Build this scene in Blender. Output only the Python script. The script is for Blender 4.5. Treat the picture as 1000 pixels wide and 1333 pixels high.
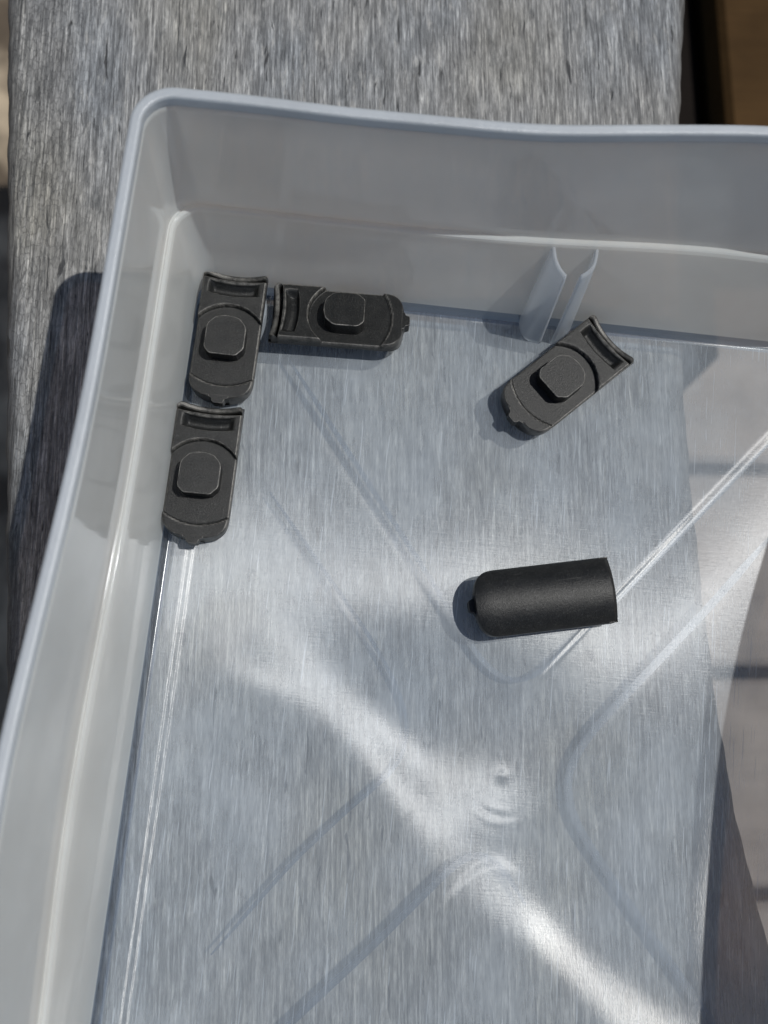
import bpy, math, random
import numpy as np
from mathutils import Vector, Matrix
random.seed(3); np.random.seed(3)
# units: 1 Blender unit = 1 cm
for o in list(bpy.data.objects): bpy.data.objects.remove(o)
scene = bpy.context.scene
C = scene.collection

# ------------------------------------------------------------- camera
cam_d = bpy.data.cameras.new('camera'); cam = bpy.data.objects.new('camera', cam_d); C.objects.link(cam)
scene.camera = cam
cam_d.sensor_fit = 'HORIZONTAL'; cam_d.sensor_width = 36.0; cam_d.lens = 46.8
cam_d.clip_start = 0.5; cam_d.clip_end = 5000
down = Vector((-0.04504824, -0.21285294, -0.97604523)).normalized()      # world down seen from the camera
Zc = -down; Xc = Vector((1, 0, 0)); Xc = (Xc - Xc.dot(Zc) * Zc).normalized(); Yc = Zc.cross(Xc)
cam.matrix_world = Matrix.Translation((0, 0, 19)) @ Matrix((Xc, Yc, Zc)).to_4x4()
cam_d.dof.use_dof = True; cam_d.dof.focus_distance = 18.7; cam_d.dof.aperture_fstop = 0.24
# ------------------------------------------------------------- sky and sun
SUN = Vector((0.475, 0.084, 1.0)).normalized()
world = bpy.data.worlds.new('World'); scene.world = world; world.use_nodes = True
wn = world.node_tree; bg = wn.nodes['Background']
sky = wn.nodes.new('ShaderNodeTexSky'); sky.sky_type = 'NISHITA'; sky.sun_disc = False
sky.sun_elevation = math.asin(SUN.z); sky.sun_rotation = math.atan2(SUN.x, SUN.y)
wn.links.new(sky.outputs[0], bg.inputs[0]); bg.inputs[1].default_value = 0.065
sl = bpy.data.lights.new('sun', 'SUN'); sl.energy = 3.4; sl.angle = math.radians(0.53); sl.color = (1.0, 0.972, 0.925)
so = bpy.data.objects.new('sun', sl); C.objects.link(so); so.location = SUN * 60
so.rotation_euler = SUN.to_track_quat('Z', 'Y').to_euler()
scene.view_settings.view_transform = 'Standard'; scene.view_settings.look = 'None'
scene.view_settings.exposure = 0.0; scene.view_settings.gamma = 1.0
cy = scene.cycles
cy.max_bounces = 12; cy.transparent_max_bounces = 24; cy.transmission_bounces = 8; cy.glossy_bounces = 5; cy.diffuse_bounces = 5
cy.caustics_reflective = True; cy.caustics_refractive = False; cy.blur_glossy = 0.3
cy.sample_clamp_indirect = 6.0; cy.use_denoising = True
try: cy.denoiser = 'OPENIMAGEDENOISE'
except Exception: pass

# ------------------------------------------------------------- helpers
def tag(o, label=None, cat=None, group=None, kind=None):
    if label: o['label'] = label
    if cat: o['category'] = cat
    if group: o['group'] = group
    if kind: o['kind'] = kind
    return o
def empty(name, loc=(0, 0, 0), rz=0.0):
    o = bpy.data.objects.new(name, None); C.objects.link(o); o.location = loc; o.rotation_euler = (0, 0, rz)
    o.empty_display_size = 0.5
    return o
def mesh_obj(name, verts, faces, mat, parent=None, smooth=True):
    me = bpy.data.meshes.new(name)
    me.from_pydata([tuple(v) for v in verts], [], [tuple(f) for f in faces]); me.validate(); me.update()
    if smooth: me.polygons.foreach_set('use_smooth', [True] * len(me.polygons))
    me.materials.append(mat)
    o = bpy.data.objects.new(name, me); C.objects.link(o)
    if parent: o.parent = parent
    return o
def grid_faces(nr, nc, close_c=False, off=0, flip=False):
    r = np.arange(nr - 1)[:, None]; cN = nc if close_c else nc - 1
    c = np.arange(cN)[None, :]; c2 = (c + 1) % nc
    a = r * nc + c; b = r * nc + c2; d = (r + 1) * nc + c2; e = (r + 1) * nc + c
    f = np.stack([a, b, d, e], -1).reshape(-1, 4) + off
    return f[:, ::-1] if flip else f
def sstep(x, a, b):
    t = np.clip((x - a) / (b - a), 0, 1); return t * t * (3 - 2 * t)

class N:
    """small node-tree writer"""
    def __init__(s, name):
        s.m = bpy.data.materials.new(name); s.m.use_nodes = True; s.t = s.m.node_tree; s.t.nodes.clear()
        s.out = s.t.nodes.new('ShaderNodeOutputMaterial')
        s.co = s.t.nodes.new('ShaderNodeTexCoord').outputs['Object']
    def n(s, typ, ins=None, **kw):
        k = s.t.nodes.new('ShaderNode' + typ)
        for a, b in kw.items(): setattr(k, a, b)
        for i, v in (ins or {}).items():
            if isinstance(v, bpy.types.NodeSocket): s.t.links.new(v, k.inputs[i])
            else:
                if isinstance(v, tuple) and k.inputs[i].type == 'RGBA' and len(v) == 3: v = v + (1,)
                k.inputs[i].default_value = v
        return k
    def map(s, scale=(1, 1, 1), rot=0.0, loc=(0, 0, 0), src=None):
        return s.n('Mapping', {0: src or s.co, 1: loc, 2: (0, 0, rot), 3: scale}).outputs[0]
    def noise(s, scale=(1, 1, 1), sc=1.0, detail=4, rough=0.55, rot=0.0, loc=(0, 0, 0), dist=0.0):
        return s.n('TexNoise', {'Vector': s.map(scale, rot, loc), 'Scale': sc, 'Detail': detail, 'Roughness': rough, 'Distortion': dist}).outputs['Fac']
    def ramp(s, fac, stops, interp='LINEAR'):
        r = s.n('ValToRGB', {0: fac}); cr = r.color_ramp; cr.interpolation = interp
        while len(cr.elements) < len(stops): cr.elements.new(0.5)
        for e, (p, c) in zip(cr.elements, stops):
            e.position = p; e.color = (c, c, c, 1) if isinstance(c, (int, float)) else tuple(c) + (1,)
        return r.outputs[0]
    def mix(s, fac, a, b, mode='MIX'):
        k = s.t.nodes.new('ShaderNodeMix'); k.data_type = 'RGBA'; k.blend_type = mode
        for i, v in ((0, fac), (6, a), (7, b)):
            if isinstance(v, bpy.types.NodeSocket): s.t.links.new(v, k.inputs[i])
            elif i == 0: k.inputs[0].default_value = v
            else: k.inputs[i].default_value = tuple(v) + (1,) if not isinstance(v, (int, float)) else (v, v, v, 1)
        return k.outputs[2]
    def math(s, op, a, b=0.0, c=0.0):
        return s.n('Math', {0: a, 1: b, 2: c}, operation=op).outputs[0]
    def bump(s, h, strength=0.5, dist=0.05, normal=None):
        d = {'Strength': strength, 'Distance': dist, 'Height': h}
        if normal: d['Normal'] = normal
        return s.n('Bump', d).outputs[0]
    def done(s, sh):
        s.t.links.new(sh, s.out.inputs[0]); return s.m

# ------------------------------------------------------------- materials
def mat_board():
    s = N('weathered_wood')
    fib = s.noise((16, 0.85, 2), 1.0, 6, 0.65, dist=0.35)
    fine = s.noise((36, 3.8, 4), 1.0, 5, 0.6)
    cell = s.noise((6, 1.1, 2), 1.0, 5, 0.7, loc=(3, 1, 0))
    big = s.noise((0.35, 0.16, 0.3), 1.0, 3, 0.5)
    base = s.ramp(fib, [(0.26, (0.064, 0.063, 0.061)), (0.44, (0.160, 0.161, 0.159)), (0.56, (0.250, 0.251, 0.246)), (0.70, (0.43, 0.425, 0.405))])
    f2 = s.ramp(fine, [(0.30, 0.60), (0.5, 1.0), (0.70, 1.40)])
    col = s.mix(1.0, base, f2, 'MULTIPLY')
    col = s.mix(1.0, col, s.ramp(cell, [(0.32, 0.68), (0.68, 1.35)]), 'MULTIPLY')
    ln = s.noise((34, 0.28, 2), 1.0, 3, 0.6, loc=(5, 2, 0), dist=0.15)
    col = s.mix(1.0, col, s.ramp(ln, [(0.36, 0.70), (0.48, 1.0), (0.66, 1.14)]), 'MULTIPLY')
    # greenish/warm bleached flakes and cool stains
    hue = s.ramp(big, [(0.30, (0.86, 0.93, 1.02)), (0.5, (1, 1, 1)), (0.70, (1.07, 1.03, 0.93))])
    col = s.mix(1.0, col, hue, 'MULTIPLY')
    fl = s.noise((7.5, 1.5, 1), 1.0, 5, 0.7, loc=(9, 4, 2))
    col = s.mix(s.ramp(fl, [(0.55, 0.0), (0.68, 0.75)]), col, (0.40, 0.395, 0.375))
    dk = s.noise((3.2, 0.7, 1), 1.0, 6, 0.75, loc=(31, 4, 2), dist=0.5)
    col = s.mix(s.ramp(dk, [(0.36, 0.5), (0.47, 0.0)]), col, (0.085, 0.09, 0.092))
    # short dark checks along the grain
    pit = s.noise((8, 1.25, 1), 1.0, 3, 0.5, loc=(20, 7, 0), dist=0.6)
    pm = s.ramp(pit, [(0.28, 1.0), (0.36, 0.0)])
    lc = s.noise((11, 0.30, 1), 1.0, 4, 0.55, loc=(41, 3, 0), dist=0.25)
    pm = s.math('MAXIMUM', pm, s.ramp(lc, [(0.305, 0.9), (0.335, 0.0)]))
    col = s.mix(pm, col, (0.045, 0.046, 0.047))
    vor = s.n('TexVoronoi', {'Vector': s.n('VectorMath', {0: s.map((8.5, 4.2, 1)), 1: s.n('Combine' + 'XYZ', {0: s.math('MULTIPLY', fine, 1.6), 1: s.math('MULTIPLY', cell, 1.2)}).outputs[0]}, operation='ADD').outputs[0], 'Scale': 1.0, 'Randomness': 0.8}, feature='DISTANCE_TO_EDGE').outputs[0]
    ck = s.ramp(vor, [(0.0, 1.0), (0.05, 0.0)])
    x = s.n('SeparateXYZ', {0: s.co}).outputs[0]
    lm = s.n('MapRange', {0: x, 1: -4.4, 2: -6.4, 3: 0.10, 4: 0.42}).outputs[0]
    crk = s.math('MULTIPLY', ck, lm)
    col = s.mix(crk, col, (0.035, 0.035, 0.035))
    h = s.math('ADD', s.math('MULTIPLY', fib, 1.0), s.math('MULTIPLY', fine, 0.45))
    h = s.math('SUBTRACT', h, s.math('MULTIPLY', pm, 0.5)); h = s.math('SUBTRACT', h, s.math('MULTIPLY', crk, 0.4))
    # darker eased edges
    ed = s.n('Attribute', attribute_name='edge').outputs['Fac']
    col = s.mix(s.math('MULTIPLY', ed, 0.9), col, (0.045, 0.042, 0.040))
    p = s.n('BsdfPrincipled', {'Base Color': col, 'Roughness': 0.62, 'Specular IOR Level': 0.35, 'Normal': s.bump(h, 0.95, 0.04)})
    return s.done(p.outputs[0])
def mat_brown(name, c, spread=1.5):
    s = N(name)
    f = s.noise((0.5, 8, 8), 0.6, 4, 0.6); g = s.noise((0.25, 0.25, 0.25), 1.0, 3)
    col = s.mix(f, tuple(v / spread for v in c), tuple(v * spread for v in c))
    col = s.mix(1.0, col, s.ramp(g, [(0.3, 0.75), (0.7, 1.25)]), 'MULTIPLY')
    p = s.n('BsdfPrincipled', {'Base Color': col, 'Roughness': 0.8, 'Specular IOR Level': 0.08, 'Normal': s.bump(f, 0.4, 0.1)})
    return s.done(p.outputs[0])
def mat_ground():
    s = N('gravel_ground')
    a = s.noise(sc=0.12, detail=6); v = s.n('TexVoronoi', {'Vector': s.co, 'Scale': 0.35}).outputs['Distance']
    col = s.mix(s.ramp(a, [(0.4, 0.0), (0.6, 1.0)]), (0.10, 0.075, 0.05), (0.42, 0.34, 0.24))
    col = s.mix(0.45, col, s.ramp(v, [(0.0, 1.1), (0.9, 0.35)]), 'MULTIPLY')
    p = s.n('BsdfPrincipled', {'Base Color': col, 'Roughness': 0.9, 'Normal': s.bump(a, 0.6, 1.0)})
    return s.done(p.outputs[0])
def mat_steel(name, pointy):
    s = N(name)
    a = s.noise(sc=30, detail=5, rough=0.75); b = s.noise(sc=4, detail=4, rough=0.6); g = s.noise(sc=70, detail=2)
    base = s.ramp(a, [(0.32, (0.0070, 0.0076, 0.0079)), (0.58, (0.0180, 0.0190, 0.0195)), (0.72, (0.058, 0.060, 0.060))])
    base = s.mix(1.0, base, s.ramp(b, [(0.3, (0.75, 0.76, 0.78)), (0.7, (1.2, 1.19, 1.15))]), 'MULTIPLY')
    if pointy:
        geo = s.n('NewGeometry'); pt = s.ramp(geo.outputs['Pointiness'], [(0.512, 0.0), (0.58, 1.0)])
    else:
        pt = s.n('Attribute', attribute_name='edge').outputs['Fac']
    wear = s.math('MULTIPLY', pt, s.ramp(s.noise(sc=9, detail=5, rough=0.7), [(0.35, 0.12), (0.62, 0.9)]))
    base = s.mix(wear, base, (0.24, 0.235, 0.22))
    scr = s.n('TexNoise', {'Vector': s.map((42, 1.1, 8), 0.6), 'Scale': 1.0, 'Detail': 2}).outputs[0]
    base = s.mix(s.ramp(scr, [(0.70, 0.0), (0.76, 0.35)]), base, (0.12, 0.12, 0.115))
    h = s.math('ADD', s.math('MULTIPLY', a, 0.8), s.math('MULTIPLY', g, 0.5))
    ro = s.ramp(b, [(0.3, 0.34), (0.7, 0.44)])
    p = s.n('BsdfPrincipled', {'Base Color': base, 'Roughness': ro, 'Metallic': 0.3, 'Specular IOR Level': 0.40, 'Normal': s.bump(h, 0.8, 0.010)})
    return s.done(p.outputs[0])
def mat_plastic(name, transp, diff, transl, dcol, tcol, trcol, rough=0.12, bump=0.0, brushed=False, aniso=0.0, ior=1.5, sharp=0.0):
    """frosted polypropylene: clear + milky scatter + gloss by Fresnel"""
    s = N(name)
    grain = s.noise((55, 5.0, 60) if brushed else (9, 9, 9), 1.0, 4, 0.6, rot=math.radians(5.5) if brushed else 0)
    cloud = s.noise((0.5, 0.5, 0.5), 1.0, 4, 0.6)
    fine = s.noise((90, 90, 90), 1.0, 2)
    if brushed:
        cross = s.noise((2.5, 45, 10), 1.0, 3, 0.6)
        h = s.math('ADD', s.math('ADD', s.math('MULTIPLY', grain, 1.0), s.math('MULTIPLY', cross, 0.35)), s.math('MULTIPLY', fine, 0.3))
    else:
        h = s.math('ADD', grain, s.math('MULTIPLY', fine, 0.5))
    nrm = s.bump(h, bump, 0.01) if bump else None
    dc = s.mix(s.ramp(cloud, [(0.35, 0.0), (0.65, 1.0)]), tuple(v * 0.87 for v in dcol), dcol)
    di = s.n('BsdfDiffuse', {0: dc, **({'Normal': nrm} if nrm else {})}).outputs[0]
    tl = s.n('BsdfTranslucent', {0: tcol, **({'Normal': nrm} if nrm else {})}).outputs[0]
    tr = s.n('BsdfTransparent', {0: trcol}).outputs[0]
    tot = diff + transl
    sc = s.n('MixShader', {0: transl / tot, 1: di, 2: tl}).outputs[0]
    if brushed:
        tf = s.ramp(grain, [(0.3, min(1, transp + 0.035)), (0.7, transp - 0.045)])
        tf = s.math('SUBTRACT', tf, s.math('MULTIPLY', s.ramp(cloud, [(0.40, 0.0), (0.75, 1.0)]), 0.16))
        # hairline scratches: thin, milky, at odd angles
        sm = None
        for rot, off in ((0.5, 0), (-0.9, 13), (1.25, 31)):
            w = s.noise((30, 0.9, 1), 1.0, 1, 0.3, rot=rot, loc=(off, off * 2, 0), dist=0.2)
            k = s.ramp(w, [(0.745, 0.0), (0.76, 1.0)])
            sm = k if sm is None else s.math('MAXIMUM', sm, k)
        tf = s.math('SUBTRACT', tf, s.math('MULTIPLY', sm, 0.25))
    else:
        tf = transp
    body = s.n('MixShader', {0: tf, 1: sc, 2: tr}).outputs[0]
    gl = s.n('BsdfAnisotropic', {'Color': (0.95, 0.97, 1.0, 1), 'Roughness': rough, **({'Normal': nrm} if nrm else {})})
    if aniso:
        gl.inputs['Anisotropy'].default_value = aniso
        tg = s.n('Tangent', direction_type='RADIAL', axis='X')
        cmb = s.n('CombineXYZ', {0: math.sin(math.radians(-5.5)) * -1.0, 1: 1.0, 2: 0.0})
        s.t.links.new(cmb.outputs[0], gl.inputs['Tangent'])
    fr = s.n('Fresnel', {0: ior, **({'Normal': nrm} if nrm else {})}).outputs[0]
    geo = s.n('NewGeometry').outputs['Backfacing']
    fr = s.math('MULTIPLY', fr, s.math('SUBTRACT', 1.0, geo))
    go = gl.outputs[0]
    if sharp:
        n2 = s.bump(h, bump * 0.25, 0.01)
        g2n = s.n('BsdfAnisotropic', {'Color': (0.98, 0.97, 0.95, 1), 'Roughness': 0.25, 'Anisotropy': 0.85, 'Normal': n2})
        c2 = s.n('CombineXYZ', {0: 1.0, 1: 0.0, 2: 0.0}); s.t.links.new(c2.outputs[0], g2n.inputs['Tangent']); g2 = g2n.outputs[0]
        go = s.n('MixShader', {0: sharp, 1: go, 2: g2}).outputs[0]
    return s.done(s.n('MixShader', {0: fr, 1: body, 2: go}).outputs[0])

M_board = mat_board()
M_slat = mat_brown('sunlit_brown_slats', (0.235, 0.205, 0.178), 1.15)
M_dark = mat_brown('shaded_brown_timber', (0.052, 0.029, 0.011), 1.3)  # brown kept low: the colour carries the shade at the chair back
M_black = mat_brown('shade_black_timber', (0.008, 0.006, 0.005), 1.3)  # near-black colour stands in for the deep shade beside the armrest
M_ground = mat_ground()
M_steel = M_steel2 = mat_steel('blackened_steel_worn_edges', False)
M_wall = mat_plastic('milky_plastic_wall', 0.24, 0.45, 0.55, (0.80, 0.88, 0.905), (0.92, 0.915, 0.89), (1.0, 0.76, 0.57), 0.08, 0.02, ior=1.42)
M_rim = mat_plastic('milky_plastic_rim', 0.08, 0.7, 0.3, (0.58, 0.615, 0.64), (0.6, 0.65, 0.72), (1, 0.95, 0.9), 0.26, 1.0)
M_fin = mat_plastic('milky_plastic_fin', 0.46, 0.5, 0.5, (0.64, 0.69, 0.73), (0.74, 0.77, 0.8), (0.9, 0.92, 0.95), 0.15, 0.1)
M_fillet = mat_plastic('shade_tinted_fillet', 0.86, 0.6, 0.4, (0.45, 0.52, 0.6), (0.45, 0.5, 0.56), (0.55, 0.60, 0.68), 0.16, 0.05)  # transmission tint darkens the wall foot in place of shade
M_floor = mat_plastic('brushed_plastic_floor', 0.74, 0.75, 0.25, (0.56, 0.63, 0.70), (0.56, 0.63, 0.70), (0.97, 0.99, 1.0), 0.30, 0.24, True, 0.75, sharp=0.4, ior=1.53)
M_under = mat_plastic('plastic_floor_underside', 0.95, 0.6, 0.4, (0.5, 0.55, 0.62), (0.5, 0.55, 0.6), (0.98, 0.99, 1.0), 0.4, 0.0)

# ------------------------------------------------------------- ground far below
def ground():
    v = [(-900, -900, -75), (900, -900, -75), (900, 900, -75), (-900, 900, -75)]
    o = mesh_obj('ground', v, [(0, 1, 2, 3)], M_ground, smooth=False); tag(o, kind='structure', label='pale gravelly ground far below the chair', cat=None)
ground()

# ------------------------------------------------------------- wooden chair: armrest, seat slats, back
chair = empty('wooden_chair', (0, 0, -45))
tag(chair, 'weathered wooden chair whose wide grey armrest carries the clear bin', 'chair')
def par(o, p):
    o.parent = p; o.matrix_parent_inverse = Matrix.Translation(p.location).inverted(); return o
def interp(pts, y):
    ys = np.array([p[1] for p in pts]); xs = np.array([p[0] for p in pts]); k = np.argsort(ys)
    # smooth (cosine-free) cubic through the points by fine linear + box smoothing
    yy = np.linspace(ys.min(), ys.max(), 400); xx = np.interp(yy, ys[k], xs[k])
    ker = np.ones(31) / 31; pad = np.pad(xx, 15, mode='edge')
    pad[:15] = xx[0] + (np.arange(-15, 0)) * (xx[1] - xx[0]); pad[-15:] = xx[-1] + np.arange(1, 16) * (xx[-1] - xx[-2])
    xx = np.convolve(pad, ker, 'valid'); return np.interp(y, yy, xx)
def armrest():
    L = [(-8.3, 27), (-7.35, 15.34), (-6.45, 3.57), (-6.13, -0.27), (-5.7, -8), (-5.2, -14)]
    Rr = [(8.6, 27), (7.68, 15.9), (7.34, 12.73), (7.08, 7.7), (7.06, 5.25), (7.12, 3.69), (7.19, 2.33), (7.27, 0.71), (7.40, -0.7), (7.58, -2.08), (7.80, -3.2), (8.35, -5.5), (9.2, -8), (11.2, -14)]
    ys = np.linspace(-14, 27, 260); xl = interp(L, ys); xr = interp(Rr, ys)
    r = 0.42; T = 2.2; cs = []
    for k in range(9):
        a = math.pi / 2 * k / 8; cs.append((0, r - r * math.sin(a), -r + r * math.cos(a) if False else -r * (1 - math.sin(a)), 1 - k / 8))
    rows = []; ed = []
    for y, a, b in zip(ys, xl, xr):
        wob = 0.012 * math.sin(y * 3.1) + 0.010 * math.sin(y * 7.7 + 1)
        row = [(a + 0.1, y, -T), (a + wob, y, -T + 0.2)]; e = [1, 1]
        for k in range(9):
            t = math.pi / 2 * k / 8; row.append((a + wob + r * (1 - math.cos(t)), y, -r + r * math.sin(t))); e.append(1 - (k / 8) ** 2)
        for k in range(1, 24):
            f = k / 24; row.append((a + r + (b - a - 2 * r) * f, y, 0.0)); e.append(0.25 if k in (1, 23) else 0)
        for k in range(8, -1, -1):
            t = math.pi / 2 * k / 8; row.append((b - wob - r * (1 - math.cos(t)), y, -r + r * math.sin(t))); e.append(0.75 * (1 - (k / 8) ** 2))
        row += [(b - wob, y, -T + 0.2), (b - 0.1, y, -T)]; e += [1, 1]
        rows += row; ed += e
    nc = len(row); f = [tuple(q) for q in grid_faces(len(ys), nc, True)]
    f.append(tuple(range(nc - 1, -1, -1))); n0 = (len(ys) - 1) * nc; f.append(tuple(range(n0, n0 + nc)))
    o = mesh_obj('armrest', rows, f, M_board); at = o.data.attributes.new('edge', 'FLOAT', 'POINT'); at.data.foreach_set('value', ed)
    par(o, chair); o['label'] = 'grey weathered armrest plank with dark cracks'
armrest()
def box(name, lo, hi, mat, parent, bev=0.3, rot=None):
    (x0, y0, z0), (x1, y1, z1) = lo, hi; V = []; b = bev
    # box with chamfered long edges: octagonal section in x-z or y-z along the longest side
    dx, dy = x1 - x0, y1 - y0
    if dx >= dy:
        sec = [(y0 + b, z0), (y1 - b, z0), (y1, z0 + b), (y1, z1 - b), (y1 - b, z1), (y0 + b, z1), (y0, z1 - b), (y0, z0 + b)]
        V = [(x0, p, q) for p, q in sec] + [(x1, p, q) for p, q in sec]
    else:
        sec = [(x1 - b, z0), (x0 + b, z0), (x0, z0 + b), (x0, z1 - b), (x0 + b, z1), (x1 - b, z1), (x1, z1 - b), (x1, z0 + b)]
        V = [(p, y0, q) for p, q in sec] + [(p, y1, q) for p, q in sec]
    F = [(i, (i + 1) % 8, (i + 1) % 8 + 8, i + 8) for i in range(8)] + [tuple(range(7, -1, -1)), tuple(range(8, 16))]
    o = mesh_obj(name, V, F, mat, None, smooth=False); par(o, parent); return o
SY, SP = 2.95, 10.85
for k in range(-4, 3):      # seat slats run across under the armrest, gaps between them
    y0 = SY + SP * k
    box('seat_slat', (-3.0, y0 + 0.3, -34.5), (80, y0 + SP - 0.4, -32), M_slat, chair)
box('back_slat', (18.0, 25.5, -34), (27.5, 80, -22), M_dark, chair)
box('back_slat', (28.6, 25.5, -34), (40, 80, -22), M_dark, chair)
box('shade_filler', (9.0, 17, -44), (17.6, 80, -24), M_black, chair)  # added black box, fills the gap beside the armrest with painted shade
box('side_rail', (-2.0, -30, -12), (5.0, 60, -2.3), M_black, chair)

# ------------------------------------------------------------- clear storage bin
BIN = Vector((2.786, -0.680, 0.0)); BA = math.radians(-5.5)
bin_o = empty('storage_bin', tuple(BIN), BA)
tag(bin_o, 'frosted clear plastic bin with raised rim and crossed floor grooves, standing on the grey armrest', 'bin')
def wall_off(y): return 0.36 + 0.03 * y + 0.021 * np.maximum(y, 0) ** 2 * (1 - 0.45 * sstep(y, 4.5, 9.0))
def ring(xl, xr, yb, yt, r, bz, n=44):
    """rounded rectangle with the walls bulging out as the thin plastic does; bz = 0 at the floor, 1 at the rim"""
    P = []
    m = n
    def arc(cx, cy, a0):
        for k in range(15):
            a = a0 + math.pi / 2 * k / 14; P.append((cx + r * math.cos(a), cy + r * math.sin(a)))
    def line(p, q, n):
        for k in range(1, n): P.append((p[0] + (q[0] - p[0]) * k / n, p[1] + (q[1] - p[1]) * k / n))
    arc(xr - r, yt - r, 0); line((xr - r, yt), (xl + r, yt), m); arc(xl + r, yt - r, math.pi / 2)
    line((xl, yt - r), (xl, yb + r), 60); arc(xl + r, yb + r, math.pi); line((xl + r, yb), (xr - r, yb), m)
    arc(xr - r, yb + r, 1.5 * math.pi); line((xr, yb + r), (xr, yt - r), 60)
    A = np.array(P)
    fx = np.clip((-A[:, 0] + (xl + xr) / 2) / ((xr - xl) / 2), 0, 1) ** 6
    fr = np.clip((A[:, 0] - (xl + xr) / 2) / ((xr - xl) / 2), 0, 1) ** 6
    ft = np.clip((A[:, 1] - (yb + yt) / 2) / ((yt - yb) / 2), 0, 1) ** 6
    y = A[:, 1].copy(); x = A[:, 0].copy()
    A[:, 0] -= fx * bz * 0.33 * np.exp(-((y + 1) / 3.6) ** 2)
    A[:, 1] += ft * bz * 0.50 * np.exp(-((x - 3.3) / 3.0) ** 2) 
    A[:, 0] += fr * wall_off(y)
    return A
XL, XR, YB, YT = -6.45, 4.9 + 0.9, -9.0, 8.75
FZ = 0.45
# (left/right outset, back outset, z, corner radius, bulge) of the inner skin
prof = [(-0.16, -0.16, FZ + 0.004, 0.30, 0), (-0.09, -0.085, FZ + 0.02, 0.33, 0), (-0.035, -0.035, FZ + 0.07, 0.36, 0), (0, 0, FZ + 0.18, 0.38, 0.02), (0.07, 0.22, 1.6, 0.42, .15), (0.150, 0.385, 2.52, 0.46, .4),
        (0.165, 0.395, 2.63, 0.47, .45), (0.190, 0.41, 2.685, 0.48, .5), (0.212, 0.44, 2.70, 0.50, .5), (0.250, 0.485, 2.70, 0.55, .5), (0.265, 0.50, 2.67, 0.56, .5), (0.295, 0.53, 2.67, 0.57, .5), (0.30, 0.545, 2.76, 0.56, .52), (0.305, 0.56, 2.95, 0.55, .55),
        (0.29, 0.65, 4.2, 0.50, .8), (0.27, 0.70, 5.30, 0.46, 1.0)]
def skin(profile):
    rows = []; dense = [profile[0]]
    for p, q in zip(profile[:-1], profile[1:]):
        for t in (0.14, 0.86, 1.0): dense.append(tuple(a + (b - a) * t for a, b in zip(p, q)))
    for ox, oy, z, r, b in dense:
        A = ring(XL - ox, XR + ox, YB - oy, YT + oy, r, b); rows.append(np.c_[A, np.full(len(A), z)])
    return rows
TH = 0.15
inner = skin(prof)
outer = skin([(ox + TH, oy + TH, z if z > 0.7 else {0: 0.12, 1: 0.25, 2: 0.35, 3: 0.6}[i], r + 0.1, b) for i, (ox, oy, z, r, b) in enumerate(prof)])
outer = skin([(0.10, 0.10, 0.03, 0.45, 0)]) + outer[0:0] + skin([(ox + TH, oy + TH, z - (0.16 if 2.5 < z < 2.8 else 0), r + 0.1, b) for (ox, oy, z, r, b) in prof[3:]])
rows = inner[::-1]; NOUT = len(outer); rows_all = outer + rows      # up the outside, down the inside
ncR = len(rows_all[0]); V = np.concatenate(rows_all)
F = grid_faces(len(rows_all), ncR, True)
bw = mesh_obj('wall', V, F, M_wall, bin_o)
bw.data.materials.append(M_fillet)
mi = np.zeros(len(bw.data.polygons), int); mi[-(3 * 3) * ncR:] = 1      # fillet at the foot of the inside, its tint painting a strip of shade
bw.data.polygons.foreach_set('material_index', mi)
# rim bead sits on the wall top
def rimring():
    o_, i_ = 0.445, 0.275; sec = []
    oyo, oyi = 0.885, 0.705
    pts = [(i_, oyi, 5.27), (i_ - 0.01, oyi - 0.01, 5.30), (i_ - 0.01, oyi - 0.01, 5.46), (i_ + 0.005, oyi + 0.005, 5.49), (i_ + 0.025, oyi + 0.025, 5.50),
           (o_ - 0.05, oyo - 0.05, 5.50), (o_ - 0.01, oyo - 0.01, 5.475), (o_ + 0.01, oyo + 0.01, 5.42), (o_ + 0.01, oyo + 0.01, 5.33), (o_, oyo, 5.27)]
    rr = skin([(a, b, z, 0.46 + (a - i_), 1.0) for a, b, z in pts])
    V = np.concatenate(rr); V[:, 2] += 0.012 * np.sin(V[:, 0] * 2.1 + V[:, 1] * 1.3)
    F = np.concatenate([grid_faces(len(rr), ncR, True, flip=True), [(a, b, c, d) for a, b, c, d in
         [((len(rr) - 1) * ncR + k, (len(rr) - 1) * ncR + (k + 1) % ncR, (k + 1) % ncR, k) for k in range(ncR)]]])
    o = mesh_obj('rim', V, F, M_rim, bin_o); return o
rim = rimring()

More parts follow.
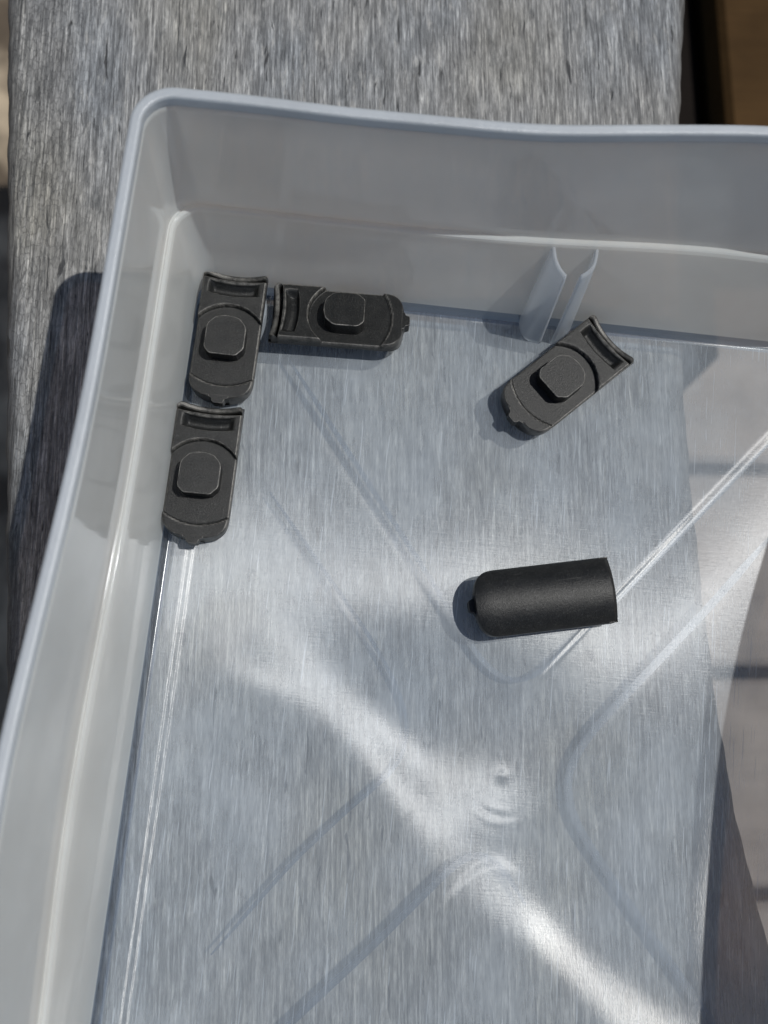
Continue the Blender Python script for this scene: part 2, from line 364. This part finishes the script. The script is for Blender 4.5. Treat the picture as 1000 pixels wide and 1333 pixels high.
# floor: pressed sheet with a sunken cross, a hub and a raised border
def floor_h(x, y):
    hx, hy = 0.22, -0.11
    X = x - hx; Y = y - hy
    def rot(a): c, s_ = math.cos(a), math.sin(a); return -X * s_ + Y * c      # distance from a line through the hub at angle a
    d1 = np.abs(rot(math.radians(50.8))); d2 = np.abs(rot(math.radians(-50.5)))
    # rounded union of the two bands
    k = 1.0
    h_ = np.clip(0.5 + 0.5 * (d2 - d1) / k, 0, 1); d = d2 * (1 - h_) + d1 * h_ - k * h_ * (1 - h_)
    r = np.hypot(X, Y)
    hw = 0.72
    # lower right and left arms are pressed in more gently than the upper ones
    soft = 0.07 + 0.0 * x
    low = rot(math.radians(-50.5)); softm = sstep(X, 0.1, 2.0) * sstep(-low, -0.45, 0.35) * sstep(-Y, 0.6, 2.4)
    w = 0.090
    cross = 1 - sstep(d, hw - w, hw + w * 0.9)
    hub = 1 - sstep(r, 1.38, 1.52)
    z = -0.024 * (1 - 0.85 * sstep(-X, -0.3, 1.4)) * (1 - 0.35 * sstep(-Y, 0.0, 1.2)) * (1 - 0.97 * sstep(X, -0.6, 0.6) * sstep(-Y, 0.9, 1.8) * sstep(-low, 0.0, 0.5)) * (1 - 0.88 * sstep(X, 0.5, 1.3) * sstep(-rot(math.radians(50.8)), -0.75, 0.75)) * np.maximum(cross, hub)
    # added fold at the lower right arm, shaped to catch a bright sun band
    nn = 0.63 * x + 0.77 * y; ss = 0.77 * x - 0.63 * y
    z = z - 0.118 * np.tanh((nn + 1.42) / (0.55 + 0.08 * ss)) * sstep(ss, 0.2, 2.6) * np.exp(-((nn + 1.42) / 2.2) ** 2)
    z = z + 0.006 * (1 - sstep(r, 0.80, 1.40)) 
    z = z + 0.009 * np.exp(-(r / 0.10) ** 2) - 0.0006 * np.exp(-((r - 0.28) / 0.08) ** 2)
    th = np.arctan2(Y, X)
    z = z + 0.0018 * np.sin(r * 24 + 0.7 * np.sin(2 * th)) * np.exp(-((r - 0.72) / 0.20) ** 2) * np.exp(-((th + 1.75) / 0.55) ** 2)
    # raised border beside the long walls
    for o_ in (0.46, 0.575):
        z = z + 0.022 * (1 - sstep(x, XL + o_ - 0.045, XL + o_ + 0.045)) + 0.022 * sstep(x - wall_off(y), XR - o_ - 0.045, XR - o_ + 0.045)
    # added warp, tilting the sheet so sheen forms a band from left wall to hub
    z = z + 0.012 * np.sin(0.55 * x + 0.9) * np.cos(0.42 * y + 0.6) + 0.008 * np.sin(1.3 * x - 0.8 * y)
    z = z + 0.055 * (y - 0.5) * np.exp(-((x - 5.4) / 1.7) ** 2) * sstep(y, -4.5, -1.5)
    t_ = x + 5.9
    yc = 1.15 - 0.04 * t_ - 0.085 * t_ ** 2
    win = sstep(x, -5.75, -4.3) * (1 - sstep(x, -2.4, -0.4))
    z = z + win * 0.105 * np.exp(-((y - yc) / 0.95) ** 2)
    z = z - 0.19 * sstep(x, -6.6, -1.2) * np.exp(-((y - 0.3) / 1.7) ** 2) * (1 - sstep(x, -1.4, 4.0))
    return z
def bin_floor():
    nx, ny = 400, 560
    xs = np.concatenate([np.linspace(XL + 0.10, XL + 0.36, 8)[:-1], np.linspace(XL + 0.36, XL + 0.68, 30)[:-1], np.linspace(XL + 0.68, XR - 0.10, nx - 36)]); nx = len(xs); ys = np.linspace(YB + 0.10, YT - 0.10, ny)
    wid = lambda x, y: x + sstep(x, 2.5, XR) * wall_off(y)
    X, Y = np.meshgrid(xs, ys)
    ed = np.minimum(np.minimum(X - xs[0], xs[-1] - X), np.minimum(Y - ys[0], ys[-1] - Y)); 
    Z = FZ + floor_h(wid(X, Y), Y) * sstep(ed, 0.0, 0.12)
    top = np.stack([wid(X, Y), Y, Z], -1).reshape(-1, 3)
    o = mesh_obj('bin_floor', top, grid_faces(ny, nx), M_floor, bin_o)
    # underside, a second skin 1.2 mm lower, welded by a skirt
    n2x, n2y = 100, 140
    xs2 = np.linspace(xs[0], xs[-1], n2x); ys2 = np.linspace(ys[0], ys[-1], n2y); X2, Y2 = np.meshgrid(xs2, ys2)
    e2 = np.minimum(np.minimum(X2 - xs[0], xs[-1] - X2), np.minimum(Y2 - ys[0], ys[-1] - Y2))
    Z2 = FZ - 0.12 + floor_h(wid(X2, Y2), Y2) * sstep(e2, 0, 0.12)
    bot = np.stack([wid(X2, Y2), Y2, Z2], -1).reshape(-1, 3)
    u = mesh_obj('floor_underside', bot, grid_faces(n2y, n2x, flip=True), M_under, bin_o)
    return o
bin_floor()
# added dark strips under the floor, drawing soft shade lines along the cross
M_shade_strip = mat_plastic('dark_shade_strip', 0.80, 0.5, 0.5, (0.16, 0.19, 0.23), (0.16, 0.19, 0.23), (0.70, 0.76, 0.84), 0.3, 0.0)
def shade_strip(P, wid, dep):
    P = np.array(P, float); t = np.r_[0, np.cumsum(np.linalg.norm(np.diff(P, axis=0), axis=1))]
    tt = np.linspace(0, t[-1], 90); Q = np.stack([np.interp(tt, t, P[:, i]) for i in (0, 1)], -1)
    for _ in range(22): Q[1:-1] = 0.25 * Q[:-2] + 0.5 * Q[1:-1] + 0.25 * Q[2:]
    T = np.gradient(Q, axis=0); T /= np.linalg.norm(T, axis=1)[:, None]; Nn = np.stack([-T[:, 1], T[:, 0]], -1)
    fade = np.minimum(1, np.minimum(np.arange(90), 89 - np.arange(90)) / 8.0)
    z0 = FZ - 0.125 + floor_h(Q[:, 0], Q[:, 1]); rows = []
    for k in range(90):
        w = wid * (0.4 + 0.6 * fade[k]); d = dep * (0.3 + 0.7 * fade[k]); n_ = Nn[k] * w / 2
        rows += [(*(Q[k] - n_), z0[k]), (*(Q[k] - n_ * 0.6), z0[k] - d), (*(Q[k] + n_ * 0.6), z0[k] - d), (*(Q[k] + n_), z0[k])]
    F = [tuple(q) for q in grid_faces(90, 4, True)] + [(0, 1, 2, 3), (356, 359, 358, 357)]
    return mesh_obj('shade_strip', rows, F, M_shade_strip, bin_o, smooth=False)
shade_strip([(-4.7, 7.6), (-3.60, 6.18), (-1.41, 3.38), (-0.60, 2.31), (-0.12, 1.62), (0.22, 1.38), (0.60, 1.50), (2.80, 4.04), (5.0, 6.7)], 0.10, 0.14)
shade_strip([(5.1, 4.9), (3.93, 3.34), (1.92, 0.94), (1.45, 0.30), (1.35, -0.15), (1.50, -0.70), (2.33, -1.72), (3.48, -3.08), (4.9, -4.75)], 0.15, 0.16)
shade_strip([(-4.6, -6.2), (-3.10, -4.54), (-1.91, -3.29), (-0.43, -1.63), (-0.05, -1.42), (0.30, -1.62), (0.80, -2.3)], 0.12, 0.16)
shade_strip([(-4.6, 4.7), (-3.49, 3.40), (-2.29, 2.00), (-1.60, 0.94), (-1.48, 0.20), (-1.70, -0.20), (-2.30, -0.75), (-3.41, -1.95), (-4.63, -3.6)], 0.08, 0.09)
# two curved guide fins on the back wall
def world_to_bin(p):
    v = Vector((p[0], p[1], 0)) - BIN; a = -BA
    return (v.x * math.cos(a) - v.y * math.sin(a), v.x * math.sin(a) + v.y * math.cos(a))
def fin(top, bot, zt, zb, thick=0.072):
    top = [world_to_bin(p) for p in top]; bot = [world_to_bin(p) for p in bot]
    def resample(P, n):
        P = np.array(P); 
        t = np.linspace(0, 1, len(P)); tt = np.linspace(0, 1, n)
        # Catmull-like smoothing
        Q = np.stack([np.interp(tt, t, P[:, i]) for i in (0, 1)], -1)
        for _ in range(6): Q[1:-1] = 0.25 * Q[:-2] + 0.5 * Q[1:-1] + 0.25 * Q[2:]
        return Q
    n = 18; A = resample(top, n); B = resample(bot, n); lev = [0, .04, .2, .4, .6, .8, .96, 1]; rows = []
    for t in lev:
        P = A * (1 - t) + B * t; z = zt + (zb - zt) * t
        T = np.gradient(P, axis=0); T /= np.linalg.norm(T, axis=1)[:, None]; Nn = np.stack([-T[:, 1], T[:, 0]], -1)
        th = thick * (0.7 if t in (0,) else 1.0)
        loop = np.concatenate([P + Nn * th / 2, [P[-1] + T[-1] * th * 0.45], (P - Nn * th / 2)[::-1]])
        # rounded lower front corner
        rows.append(np.c_[loop, np.full(len(loop), z)])
    nc = len(rows[0]); V = np.concatenate(rows); F = [tuple(q) for q in grid_faces(len(lev), nc, True, flip=True)]
    for base, rev in ((0, False), ((len(lev) - 1) * nc, True)):      # caps
        for k in range(n - 1):
            q = (base + k, base + k + 1, base + nc - 2 - k, base + nc - 1 - k); F.append(q[::-1] if rev else q)
        q = (base + n - 1, base + n, base + n + 1); F.append(q[::-1] if rev else q)
    return mesh_obj('guide_fin', V, F, M_fin, bin_o)
fin([(3.79, 8.72), (3.80, 8.42), (3.83, 8.20), (3.90, 8.05), (3.99, 7.93)], [(3.58, 8.35), (3.56, 7.95), (3.60, 7.70), (3.74, 7.57), (3.93, 7.54)], 2.62, FZ - 0.01)
fin([(4.60, 8.66), (4.58, 8.36), (4.53, 8.16), (4.43, 8.03), (4.28, 7.94)], [(4.60, 8.28), (4.56, 7.92), (4.48, 7.70), (4.34, 7.58), (4.18, 7.54)], 2.62, FZ - 0.01)

# ------------------------------------------------------------- blackened steel pads
HW = 0.61; R0 = 0.80; ZB = -0.42
def pad_body():
    vs = np.concatenate([-1.22 + 0.42 * (1 - np.cos(np.linspace(0, math.pi / 2, 26))), np.linspace(-0.8, 0.60, 90)[1:], np.linspace(0.60, 1.25, 66)[1:]])
    nc = 97; s = np.linspace(-1, 1, nc); nb = 33; sb = np.linspace(1, -1, nb)
    rows = []
    for v in vs:
        if v < -0.72:
            t = min(1, (-0.72 - v) / 0.50); w = HW * max(0.30, (1 - t ** 3.4) ** (1 / 2.5)) if t < 1 else HW * 0.30
        else: w = HW
        u = s * w
        vv = v - (0.045 * sstep(np.array(v), 0.55, 1.0) + 0.060 * sstep(np.array(v), 0.55, 0.85) * (1 - sstep(np.array(v), 1.0, 1.08))) * (1 - (u / HW) ** 2)
        rA = np.hypot(u, v + 0.225); A = sstep(rA, 0.775, 0.80) * (v > 0)
        rC = np.hypot(u, v - 0.11); Cc = sstep(rC, 1.085, 1.11) * (v < 0)
        z = 0.12 * A + 0.065 * Cc
        # curved slot and deep channel before the lip
        slot = math.sqrt(max(0.0, 1 - ((v - 0.925) / 0.125) ** 2)) * (1 - sstep(np.abs(u), 0.37, 0.51))
        z = z - slot * 0.15
        ch = sstep(np.array(v), 1.075, 1.09)
        z = z * (1 - ch) + ch * (-0.12 - 0.08 * (1 - (u / HW) ** 2))
        # eased outer edge
        e = np.minimum(1, (w - np.abs(u)) / 0.022); z = z - 0.022 * (1 - e)
        if v < -1.19: z = z - 0.01
        top = np.stack([u, vv, z], -1)
        # domed underside
        ub = sb * w
        inset = 0.94 if v < -0.7 else 1.0
        zb = ZB + R0 - np.sqrt(R0 ** 2 - ub ** 2)
        if v < -0.9: zb = zb + 0.035 * ((-0.9 - v) / 0.32) ** 2
        if v > 1.17: zb = zb + 0.05 * ((v - 1.17) / 0.08) ** 2
        vb = v - 0.045 * (1 - (ub / HW) ** 2) * float(sstep(np.array(v), 0.55, 1.0)) * 0.4
        bot = np.stack([ub, np.broadcast_to(vb, ub.shape), zb], -1)
        rows.append(np.concatenate([top, bot]))
    n = nc + nb; V = np.concatenate(rows); F = [tuple(q) for q in grid_faces(len(vs), n, True, flip=True)]
    for base, rev in ((0, True), ((len(vs) - 1) * n, False)):
        ctr = V[base:base + n].mean(0); V = np.vstack([V, ctr]); ci = len(V) - 1
        for k in range(n):
            q = (ci, base + (k + 1) % n, base + k); F.append(q[::-1] if not rev else q)
    o = mesh_obj('body', V, F, M_steel)
    Z = np.stack([r[:nc, 2] for r in rows]); Y = np.stack([r[:nc, 1] for r in rows])
    Pd = np.pad(Z, 1, mode='edge'); avg = (Pd[:-2, 1:-1] + Pd[2:, 1:-1] + Pd[1:-1, :-2] + Pd[1:-1, 2:]) / 4
    E = np.clip((Z - avg) * 120, 0, 1); E[:, :2] = 0.45; E[:, -3:] = 0.6; E[:3, :] = 0.5
    full = np.zeros(len(V)); full[:len(vs) * n].reshape(len(vs), n)[:, :nc] = E
    at_ = o.data.attributes.new('edge', 'FLOAT', 'POINT'); at_.data.foreach_set('value', full)
    return o
def prism(name, outline, z0, z1, bev, mat, taper=0.0):
    P = np.array(outline); c = P.mean(0); d = P - c; L = np.linalg.norm(d, axis=1)[:, None]; n = len(P)
    def at(ins, z): return np.c_[P - d / L * ins, np.full(n, z)]
    rows = [at(-taper, z0), at(0, z1 - bev * 1.6), at(0, z1 - bev), at(bev * 0.35, z1 - bev * 0.3), at(bev, z1), at(bev * 1.8, z1)]; e = [0, 0, 0.7, 1, 0.7, 0]
    m = len(rows); V = np.concatenate(rows + [[[c[0], c[1], z1]]]); F = [tuple(q) for q in grid_faces(m, n, True)]
    for k in range(n): F.append(((m - 1) * n + k, (m - 1) * n + (k + 1) % n, m * n))
    F.append(tuple(range(n - 1, -1, -1)))
    o = mesh_obj(name, V, F, mat, smooth=False)
    at_ = o.data.attributes.new('edge', 'FLOAT', 'POINT'); at_.data.foreach_set('value', [x for x in e for _ in range(n)] + [0.0])
    return o
def boss():
    a = 0.375; yb, yt = -0.48, 0.275; P = []
    def arc(cx, cy, r, a0, a1, n):
        for k in range(n):
            t = math.radians(a0 + (a1 - a0) * k / (n - 1)); P.append((cx + r * math.cos(t), cy + r * math.sin(t)))
    arc(a - 0.20, yt - 0.27, 0.20, 0, 50, 7); arc(0, yt - 0.62, 0.62, 68, 112, 7); arc(-a + 0.20, yt - 0.27, 0.20, 130, 180, 7)
    P += [(-a, yb + 0.14), (-a + 0.02, yb + 0.09), (-a + 0.09, yb + 0.02), (-a + 0.14, yb), (a - 0.17, yb), (a - 0.12, yb + 0.015), (a - 0.02, yb + 0.12), (a, yb + 0.17)]
    return prism('boss', P, -0.01, 0.30, 0.012, M_steel2)
def lip():
    n = 25; rows = []
    for k in range(n):
        u = -HW + 2 * HW * k / (n - 1); q = 1 - (u / HW) ** 2
        zt = 0.105 - 0.135 * q; vo = 1.26 - 0.06 * q - 0.065 * max(0, (abs(u) / HW - 0.86) / 0.14) ** 2; hrn = 0.018 * max(0, abs(u) / HW - 0.86) / 0.14
        zbm = ZB + R0 - math.sqrt(R0 ** 2 - u * u) + 0.03
        zbm = min(zbm, zt - 0.1)
        sec = [(vo - 0.12, zbm), (vo - 0.115, zt - 0.05), (vo - 0.10, zt - 0.014), (vo - 0.075, zt + hrn), (vo - 0.03, zt + hrn), (vo - 0.008, zt - 0.018), (vo, zt - 0.06), (vo, zbm)]
        rows += [(u, a, b) for a, b in sec]
    F = [tuple(q) for q in grid_faces(n, 8, True)]; F.append(tuple(range(7, -1, -1))[::-1]); b = (n - 1) * 8; F.append(tuple(range(b, b + 8))[::-1])
    o = mesh_obj('lip', rows, F, M_steel2, smooth=False)
    at_ = o.data.attributes.new('edge', 'FLOAT', 'POINT'); at_.data.foreach_set('value', [x for k in range(n) for x in (0, 0, 0.2, 0.55, 0.35, 0.1, 0, 0)])
    return o
def tongue():
    P = [(0.19, -1.17), (0.19, -1.215), (0.125, -1.245), (0.10, -1.31), (0.075, -1.325), (-0.075, -1.325), (-0.10, -1.31), (-0.125, -1.245), (-0.19, -1.215), (-0.19, -1.17)]
    return prism('tongue', P[::-1], -0.16, 0.0645, 0.008, M_steel2)
G = 'blackened steel pads lying in the bin'
pads = [  # lip-end midpoint, tongue tip, roll, flip, label
    ((-2.05, 8.66), (-2.33, 6.02), 0, 0, 'dark steel pad boss up in the back left corner of the bin'),
    ((-1.29, 7.88), (1.31, 7.72), 0.20, 0, 'dark steel pad lying sideways along the back wall, its boss scratched'),
    ((-2.445, 5.92), (-2.70, 3.33), 0, 0, 'dark steel pad along the left wall, below the one in the corner'),
    ((5.38, 7.53), (3.24, 5.78), 0, 0, 'dark steel pad lying diagonally with boss up under the two guide fins'),
    ((4.93, 2.52), (2.37, 2.20), 0, 1, 'dark steel pad turned over with its smooth domed back up, alone on the bin floor')]
proto = [pad_body(), boss(), lip(), tongue()]
for p in proto:
    for v_ in p.data.vertices: v_.co.y = (v_.co.y + 1.32) * 1.045 - 1.32
for i, (a, b, roll, flip, lab) in enumerate(pads):
    a = Vector(a + (0,)); b = Vector(b + (0,)); d = (a - b).normalized()
    ctr = b + d * 1.32
    e = empty('steel_pad', (0, 0, 0)); tag(e, lab, 'steel pad', G)
    yaw = math.atan2(d.y, d.x) - math.pi / 2
    z = FZ + 0.42 + 0.02
    Rm = Matrix.Rotation(yaw, 4, 'Z')
    if flip: Rm = Rm @ Matrix.Rotation(math.pi, 4, 'Y'); z = FZ + 0.30 + 0.02
    if roll: Rm = Rm @ Matrix.Rotation(roll, 4, 'Y')
    e.matrix_world = Matrix.Translation((ctr.x, ctr.y, z)) @ Rm
    for p in proto:
        c = p if i == 0 else p.copy()
        if i: C.objects.link(c)
        c.parent = e
